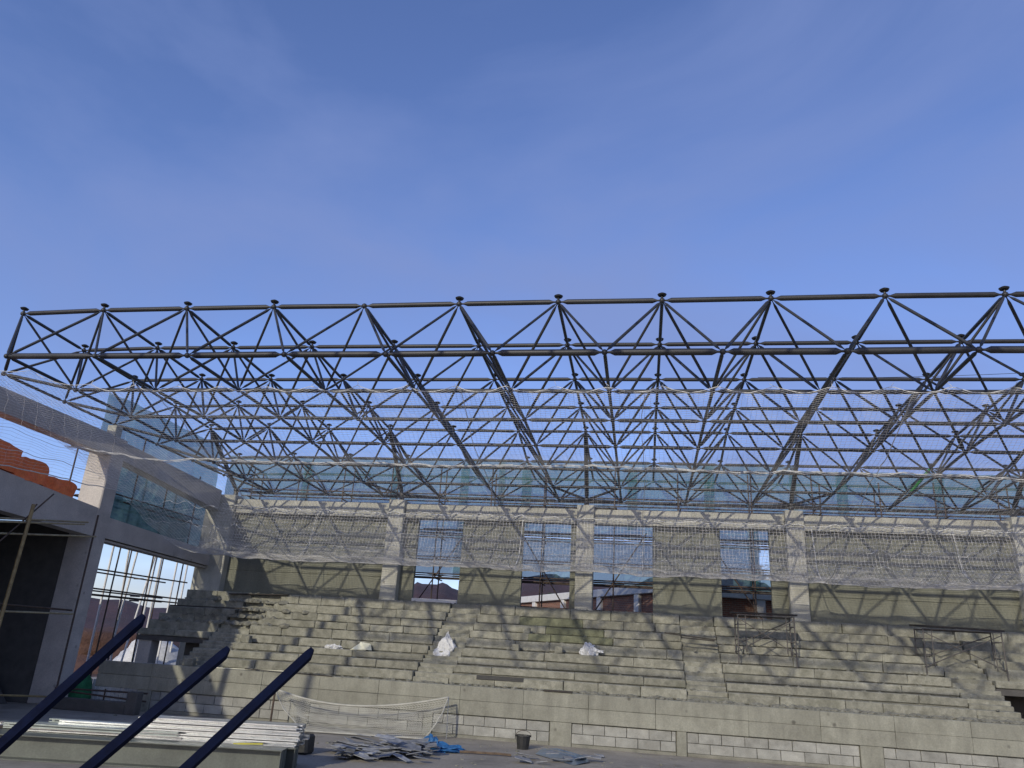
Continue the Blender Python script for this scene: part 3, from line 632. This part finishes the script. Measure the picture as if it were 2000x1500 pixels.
# ================================================================== THINGS ON THE STANDS
def mobile(name, x0, x1, y0, ztop, label, tilt=0):
    t = thing(name, ((x0 + x1) / 2, y0 + .5, step_z(y0)), label, 'scaffold')
    for x, s in ((x0, 1), (x1, -1)):
        for y in (y0, y0 + .75):
            zf = step_z(y); pipe('leg', (x, y, zf), (x + .02 * s, y, ztop - .05), .021, 'scaffold_grey', t)
        for z in (ztop - .35, ztop - .8, ztop - 1.15): pipe('rung', (x, y0, z), (x, y0 + .75, z), .016, 'scaffold_grey', t)
        pipe('leg', (x + .25 * s, y0, ztop - 1.15), (x + .25 * s, y0, ztop - .05), .016, 'scaffold_grey', t)
        for z in (ztop - .35, ztop - .8): pipe('rung', (x, y0, z), (x + .25 * s, y0, z), .014, 'scaffold_grey', t)
    pipe('cross_brace', (x0, y0, ztop - 1.15), (x1, y0, ztop - .15), .015, 'scaffold_grey', t); pipe('cross_brace', (x0, y0, ztop - .15), (x1, y0, ztop - 1.15), .015, 'scaffold_grey', t)
    pipe('cross_brace', (x0, y0 + .75, ztop - .95), (x1, y0 + .75, ztop - .15), .015, 'scaffold_grey', t)
    pipe('top_rail', (x0, y0, ztop - .07), (x1, y0, ztop - .07), .018, 'scaffold_grey', t); pipe('top_rail', (x0, y0 + .75, ztop - .07), (x1, y0 + .75, ztop - .07), .018, 'scaffold_grey', t)
    for k in range(3):
        yy = y0 + .04 + k * .25; MB().beam((x0 - .12, yy + .1, ztop + tilt + .012 * k), (x1 + .1, yy + .1, ztop - tilt + .015 * k), .22, .045).build('plank', 'dark_wood', t)
mobile('mobile_scaffold', 2.92, 4.62, 25.2, 1.47, 'small trestle scaffold with dark planks standing on the steps below the rightmost window')
mobile('mobile_scaffold', 8.35, 10.55, 25.55, 1.36, 'small trestle scaffold with dark planks standing on the steps before the dark right wall panel', .02)

def on(u, v, n):   # point of the tread of row n under a pixel ray, kept just in front of the next riser
    d = ray(u, v); y = YR[n] + .3; return Vector((d.x / d.y * y, y, ZR[n]))
p = on(872, 1272, 4); b = MB().lump((p.x, p.y - .12, p.z - .30), (.36, .22, .50), 5, 4, .55, 2.2, peak=.55)
solo('white_sack', b, 'white_cloth', p, 'crumpled white sack slumped in a peak on the left middle steps', 'sack')
p = on(1152, 1272, 4); b = MB().lump((p.x - .05, p.y - .05, p.z), (.26, .16, .26), 9, 4, .5, 2.2).lump((p.x + .22, p.y, p.z + .1), (.2, .08, .07), 4, 3, .5, 2)
solo('white_sack', b, 'white_cloth', p, 'smaller white cloth bag on the steps below the damp green patch', 'sack')
p = on(650, 1293, 3); b = MB().lump((p.x, p.y - .1, p.z), (.26, .14, .10), 3, 4, .6, 2.6)
solo('paper_bag', b, 'white_cloth', p, 'flattened white cement bag lying left of the cream sheet on the steps', 'bag')
p = on(707, 1290, 3)
b = MB().add([(p.x - .38, p.y - .2, p.z + .02), (p.x + .16, p.y - .22, p.z + .03), (p.x + .2, p.y + .08, p.z + .22), (p.x - .16, p.y + .1, p.z + .26), (p.x - .2, p.y - .05, p.z + .05), (p.x + .3, p.y - .02, p.z + .02),
              (p.x - .38, p.y - .2, p.z + .0), (p.x + .16, p.y - .22, p.z + .01), (p.x + .2, p.y + .1, p.z + .2), (p.x - .16, p.y + .12, p.z + .24)], [(0, 1, 4), (1, 2, 3, 4), (1, 5, 2), (9, 8, 7, 6)])
solo('cream_sheet', b, 'cream_paper', p, 'folded cream coloured sheet lying on the steps left of the white sack', 'sheet')
def loose(u, v, n, s, label, dy=-.12):
    p = on(u, v, n); b = MB().cbox(-s[0] / 2, s[0] / 2, -s[1] / 2, s[1] / 2, 0, s[2], .02, .012); b.v = [(x + p.x, y + p.y + dy, z + p.z) for x, y, z in b.v]
    solo('loose_block', b, 'step_concrete', (p.x, p.y, p.z), label, 'block')
loose(1008, 1268, 4, (.24, .22, .20), 'small loose concrete block between the two white sacks')
loose(1092, 1273, 4, (.24, .22, .21), 'small loose concrete block just left of the smaller white bag')
loose(480, 1283, 3, (.26, .24, .24), 'loose concrete block on the lower steps behind the middle blue bar')
loose(377, 1295, 0, (.34, .26, .24), 'loose concrete block at the left end of the front wall top', -.2)
loose(1030, 1228, 6, (.22, .2, .2), 'small loose concrete block beside the green damp patch')
def plank(u0, v0, u1, v1, Y, label, w_=.2, h_=.03, m_='dark_wood', Y2=None, name='timber_plank'):
    a, c_ = atY(u0, v0, Y), atY(u1, v1, Y2 or Y); b = MB().beam(a, c_, w_, h_); return solo(name, b, m_, (a + c_) / 2, label, 'plank')
plank(1298, 1236, 1398, 1250, 25.9, 'dark plank lying high on the right aisle steps')
plank(1330, 1245, 1395, 1252, 25.62, 'short dark plank just below another one on the right aisle', .16)
plank(450, 1160, 565, 1162, 27.62, 'dark plank on the topmost step near the back left corner', .25)
plank(335, 1182, 482, 1189, 26.1, 'long dark plank on the upper steps under the back left corner', .25, .035)
plank(1062, 1348, 1118, 1352, 22.78, 'short dark board lying on the front wall top left of centre', .25, .03)
plank(1405, 1377, 1455, 1383, 22.9, 'dark wooden strip lying on the front wall top below the right aisle', .3, .03)
plank(480, 1306, 650, 1321, 22.75, 'long thin dark batten on the front wall top behind the right blue bar', .14, .022)
plank(1720, 1402, 1870, 1416, 23.0, 'brown board lying in rubble on the walkway at the right', .3, .03, 'wood')
plank(400, 1303, 560, 1311, 22.72, 'pale batten along the front wall top left of the sports net', .06, .02, 'cream_paper')
# thin black plate on the lowest riser, standing in for the shade of a gap
b = MB(); a = atY(931, 1318, 23.6); c_ = atY(1022, 1334, 23.6); b.cbox(a.x, c_.x, 23.585, 23.60, c_.z + .02, a.z, .004)
b.build('gap_shade', 'black_rubber', st)

# ================================================================== FOREGROUND
# sports net
sn = thing('sports_net', (-7.4, 21.9, -2.45), 'sagging white sports net strung before the front wall of the stands', 'net')
A0, A1 = atY(538, 1345, 22.0), atY(876, 1362, 22.2); B0, B1 = atZ(596, 1438, -2.42), atZ(828, 1444, -2.42)
B0 = Vector((B0.x, 21.0, -2.42)); d0 = ray(596, 1430); B0 = Vector((d0.x / d0.y * 21, 21, -2.42))
def sp_(u, v):
    top = A0.lerp(A1, u); top.z -= .34 * 4 * u * (1 - u) * (1.15 - .3 * u); bot = B0.lerp(B1, u); bot.z -= .0
    p = top.lerp(bot, v); p.x += .35 * math.sin(math.pi * v) * (0.5 - u) * -.6; e = math.sin(math.pi * v)
    p.y += -.12 * e + .07 * e * noise.noise(Vector((u * 14, v * 7, 3))); p.z += .03 * e * noise.noise(Vector((u * 18, v * 9, 1))) - .07 * e * math.sin(u * math.pi)
    p.z = max(p.z, -2.43); return p
b = MB()
for k in range(0, 19): b.tube([sp_(i / 60, k / 18) for i in range(61)], .006, 4, False)
for k in range(0, 63): b.tube([sp_(min(1, max(0, k / 62 + .035 * math.sin(j * .7))), j / 18) for j in range(19)], .0055, 4, False)
o = b.build('netting', 'old_net', sn); o['kind'] = 'stuff'
MB().tube([sp_(i / 40, 0) for i in range(41)], .026, 6).build('top_tape', 'old_net', sn, smooth=True)
MB().tube([sp_(i / 40, 1) + Vector((0, 0, .015)) for i in range(41)], .02, 6).build('bottom_rope', 'old_net', sn, smooth=True)
MB().tube([sp_(1, i / 10) for i in range(11)], .02, 6).build('side_rope', 'old_net', sn, smooth=True)
MB().tube([sp_(0, i / 10) for i in range(11)], .016, 6).build('side_rope', 'old_net', sn, smooth=True)
MB().tube([A1, (A1.x + .03, A1.y, -2.45)], .012, 6).build('post', 'galvanised', sn); MB().tube([(A0.x, A0.y, -2.45), A0], .03, 8).build('post', 'rust_pipe', sn)
# low dark wall and post at the left
solo('low_wall', MB().cbox(-17.4, -14.75, 21.6, 21.85, -2.45, -2.12, .02, .01), 'dark_inside', (-16, 21.7, -2.45), 'low dark kerb wall left of the blue bars at the foot of the tall column', 'wall')
solo('short_post', MB().cbox(-14.75, -14.42, 21.55, 21.85, -2.45, -1.83, .02, .01), 'dark_inside', (-14.6, 21.7, -2.45), 'short dark concrete post standing before the left end of the front wall', 'post')
gp = thing('guard_pipes', (-16.5, 22.1, -2.45), 'dark guard pipes fixed between the tall left column and the short post', 'railing')
for z0, z1 in ((-1.93, -1.88), (-1.98, -2.1)): pipe('rail', (-17.6, 22.15, z0), (-14.4, 22.0, z1), .026, 'rust_pipe', gp)
for x in (-17.3, -15.9): pipe('upright', (x, 22.15, -2.45), (x, 22.15, -1.85), .026, 'rust_pipe', gp)
# steel beams stacked side by side
def ibeam(a, c_, h_, w_, m_, name, label, group=None):
    a, c_ = Vector(a), Vector(c_); t = thing(name, (a + c_) / 2, label, 'beam', group); up = Vector((0, 0, 1))
    MB().beam(a + up * (h_ - .009), c_ + up * (h_ - .009), w_, .018).build('flange', m_, t); MB().beam(a + up * .009, c_ + up * .009, w_, .018).build('flange', m_, t)
    MB().beam(a + up * h_ / 2, c_ + up * h_ / 2, .014, h_ - .038).build('web', m_, t)
    d = (c_ - a).normalized(); s = Vector((-d.y, d.x, 0))
    MB().beam(c_ - d * .02 + up * .02 , c_ - d * .02 + up * (h_ - .02), w_ * .96, .012, s.cross(up)).build('end_plate', m_, t)
ibeam((-14.2, 13.28, -2.45), (-6.62, 14.79, -2.45), .42, .46, 'primer_steel', 'steel_beam', 'nearest of the long grey green steel beams lying on the floor')
ibeam((-14.4, 13.75, -2.45), (-6.58, 15.27, -2.45), .40, .32, 'primer_steel', 'steel_beam', 'second grey green steel beam lying behind the nearest one')
ibeam((-14.6, 14.2, -2.45), (-6.8, 15.79, -2.45), .40, .32, 'primer_steel', 'steel_beam', 'farthest grey green steel beam, under the galvanised purlin bundle')
# galvanised purlins
def chan(b, a, c_, w_, h_):   # C section: web and two lips
    a, c_ = Vector(a), Vector(c_); up = Vector((0, 0, 1)); d = (c_ - a).normalized(); s = Vector((-d.y, d.x, 0))
    b.beam(a + up * h_ / 2 + s * w_ / 2, c_ + up * h_ / 2 + s * w_ / 2, .004, h_); b.beam(a + up * h_, c_ + up * h_, w_, .004); b.beam(a, c_, w_, .004)
    b.beam(a + up * (h_ - .012) - s * w_ / 2, c_ + up * (h_ - .012) - s * w_ / 2, .004, .022); b.beam(a + up * .012 - s * w_ / 2, c_ + up * .012 - s * w_ / 2, .004, .022); return b
pb = thing('purlin_bundle', (-7.8, 15.8, -2.05), 'bundle of shiny galvanised purlins on the farthest steel beam', 'purlins')
for lay in range(4):
    for k in range(3):
        y = 15.25 + k * .2 + random.uniform(-.02, .02); x1 = -6.62 + random.uniform(-.05, .05); o_ = Vector((random.uniform(-.03, .03), 0, -2.04 + lay * .098))
        a = Vector((x1 - 3.0, y - .62, 0)) + o_; c_ = Vector((x1, y + .0, 0)) + o_
        chan(MB(), a, c_, .15, .078).build('purlin', 'galvanised', pb)
yy = MB().beam((-7.75, 14.93, -2.035), (-7.2, 15.04, -2.01), .05, .025); yy.build('strap', 'yellow_strap', pb)
pc = thing('purlin_bundle', (-9.6, 14.9, -2.05), 'spread of long pale galvanised purlins left of the shiny bundle', 'purlins')
for k in range(9):
    y = 14.7 + k * .13; x0 = -12.3 + random.uniform(-.6, .8); l_ = random.uniform(3.0, 3.9)
    a = Vector((x0, y - .55, -2.04 + random.choice((0, .07)))); c_ = a + Vector((l_, l_ * random.uniform(.17, .24), random.uniform(0, .03))); chan(MB(), a, c_, .12, .07).build('purlin', 'galvanised' if k % 3 == 1 else 'dull_zinc', pc)
for k in range(5):
    x = -13 + k * 1.1; y = 14.2 + k * .25
    solo('timber_batten', MB().beam((x, y, -2.03), (x + random.uniform(1.2, 2), y + random.uniform(.3, .5), -2.02), .07, .045), 'wood' if k % 2 else 'dark_wood', (x, y, -2.03), 'short timber batten dropped across the stacked steel beams', 'batten', 'battens on the steel beams')
# dark roll behind the bundle
b = MB().cbox(-8.1, -7.2, 17.2, 17.6, -2.45, -2.05, .05, .02); solo('dark_crate', b, 'black_rubber', (-7.6, 17.4, -2.45), 'dark crate standing behind the shiny purlin bundle', 'crate')
# three blue steel bars
barl = ['leftmost of the three slanting navy steel bars', 'middle of the three slanting navy steel bars', 'rightmost of the three slanting navy steel bars']
for k, (u0, v0, u1, v1, Y) in enumerate(((284, 1204, 0, 1458, 5.2), (449, 1268, 175, 1498, 5.3), (613, 1270, 365, 1500, 5.5))):
    a = atY(u0, v0, Y); c_ = atY(u1, v1, Y - .5); d = (c_ - a).normalized(); e = a + d * ((-2.43 - a.z) / d.z)
    t = thing('steel_bar', (e.x, e.y, -2.45), barl[k], 'steel bar')
    s = d.cross(Vector((0, 1, 0))).normalized() * .030; q = d.cross(s).normalized() * .030
    if s.z < 0: s = -s
    ring = lambda p, w_: [p - s * w_ - q * w_, p + s * w_ - q * w_, p + s * w_ + q * w_, p - s * w_ + q * w_]
    b = MB(); vs = ring(e, 1) + ring(a + d * .055, 1) + ring(a + s * .45, .5)
    b.add(vs, [(0, 1, 2, 3), (11, 10, 9, 8)] + [(r * 4 + i, r * 4 + 4 + i, r * 4 + 4 + (i + 1) % 4, r * 4 + (i + 1) % 4) for r in range(2) for i in range(4)])
    b.build('tube', 'navy', t)
    MB().cbox(e.x - .11, e.x + .11, e.y - .11, e.y + .11, -2.448, -2.43, .003).build('base_plate', 'navy', t)
# debris on the floor
def scraps(name, u0, u1, v0, v1, n, label, m_='scrap'):
    t = thing(name, atZ((u0 + u1) / 2, (v0 + v1) / 2), label, 'debris'); b = MB()
    for k in range(n):
        p = atZ(random.uniform(u0, u1), random.gauss((v0 + v1) / 2, (v1 - v0) / 5)); a = random.uniform(-.6, .6); l_ = random.uniform(.2, .6); w_ = random.uniform(.1, .34); z = -2.44 + abs(random.gauss(0, .11))
        d = Vector((math.cos(a), math.sin(a), random.uniform(-.18, .18))) * l_ / 2; s = Vector((-math.sin(a), math.cos(a), random.uniform(-.25, .25))) * w_ / 2
        c0 = Vector((p.x, p.y, z + abs(d.z) + abs(s.z))); up = Vector((0, 0, .012)); j_ = lambda: Vector((random.uniform(-.05, .05), random.uniform(-.04, .04), random.uniform(0, .03)))
        q = [c0 - d - s + j_(), c0 + d - s + j_(), c0 + d + s + j_(), c0 - d + s + j_()]
        MB().hexa(q + [x + up for x in q]).build('scrap', m_, t)
scraps('scrap_pile', 655, 845, 1458, 1492, 120, 'heap of grey sheet offcuts on the floor left of the blue cloth')
scraps('scrap_pile', 1000, 1180, 1475, 1500, 9, 'few loose offcuts around the folded blue metal sheet')
d = ray(850, 1462); P = atZ(855, 1466)
b = MB().lump((P.x, P.y, -2.45), (.62, .35, .12), 6, 4, .6, 2.4).lump((P.x - .25, P.y + .1, -2.45), (.22, .2, .24), 3, 3, .5, 2)
solo('blue_cloth', b, 'blue_cloth', (P.x, P.y, -2.45), 'crumpled bright blue cloth lying on the floor before the stands', 'cloth')
a, c_ = atZ(898, 1468, -2.41), atZ(998, 1475, -2.41); solo('wooden_pole', MB().tube(sag(a, c_, 0, 4, .012), .03, 6), 'wood', a, 'brown wooden pole on the floor right of the blue cloth', 'pole')
P = atZ(1021, 1463)
bk = thing('black_bucket', P, 'black rubber bucket standing against the front wall base', 'bucket')
MB().tube([P, P + Vector((0, 0, .3))], [.15, .19], 14, False).tube([P + Vector((0, 0, .3)), P + Vector((0, 0, .33))], [.215, .215], 14, False).tube([P + Vector((0, 0, .01)), P + Vector((0, 0, .22))], [.14, .17], 14).build('shell', 'black_rubber', bk)
MB().tube([P + Vector((.2 * math.cos(t), .05, .32 + .12 * math.sin(t))) for t in [i * math.pi / 8 for i in range(9)]], .008, 5).build('handle', 'rust_pipe', bk)
a, c_ = atZ(1045, 1474), atZ(1150, 1492)
fs_ = thing('metal_sheet', (a + c_) / 2, 'folded blue grey metal sheet lying on the floor at the bottom centre', 'metal sheet')
MB().add([Vector(q) for q in ((a.x, a.y, -2.43), (c_.x - .3, c_.y - .55, -2.44), (c_.x, c_.y, -2.40), (a.x + .5, a.y + .35, -2.30), (a.x + .1, a.y + .5, -2.36), (c_.x - .1, c_.y + .1, -2.3))], [(0, 1, 2, 3), (0, 3, 4), (3, 2, 5)]).build('sheet', 'blue_sheet', fs_)
MB().hexa([Vector((a.x + .15, a.y + .05, -2.29)), Vector((a.x + .25, a.y - .05, -2.29)), Vector((c_.x - .35, c_.y + .1, -2.3)), Vector((c_.x - .5, c_.y + .25, -2.3)), Vector((a.x + .15, a.y + .05, -2.27)), Vector((a.x + .25, a.y - .05, -2.27)), Vector((c_.x - .35, c_.y + .1, -2.28)), Vector((c_.x - .5, c_.y + .25, -2.28))]).build('folded_edge', 'galvanised', fs_)
b = MB()
for _ in range(500):
    y = random.uniform(15, 22.5); x = random.uniform(-.75 * y, .5 * y); s = random.uniform(.01, .035) * (1.6 if random.random() < .1 else 1)
    b.lump((x, y, -2.455), (s * 1.5, s, s * .8), random.random() * 99, 1, .5, 1.2)
solo('gravel', b, 'rubble', (0, 19, -2.45), 'scattered pebbles and mortar crumbs on the dusty floor', 'gravel', kind='stuff')
# thin cable across the frame top right
a, c_ = atY(1480, 737, 20.0), atY(2080, 724, 20.0); solo('cable', MB().tube(sag(a, c_, .08, 16), .007, 4), 'black_rubber', a, 'thin dark cable strung across the right part of the roof frame', 'cable')
bpy.context.view_layer.update()
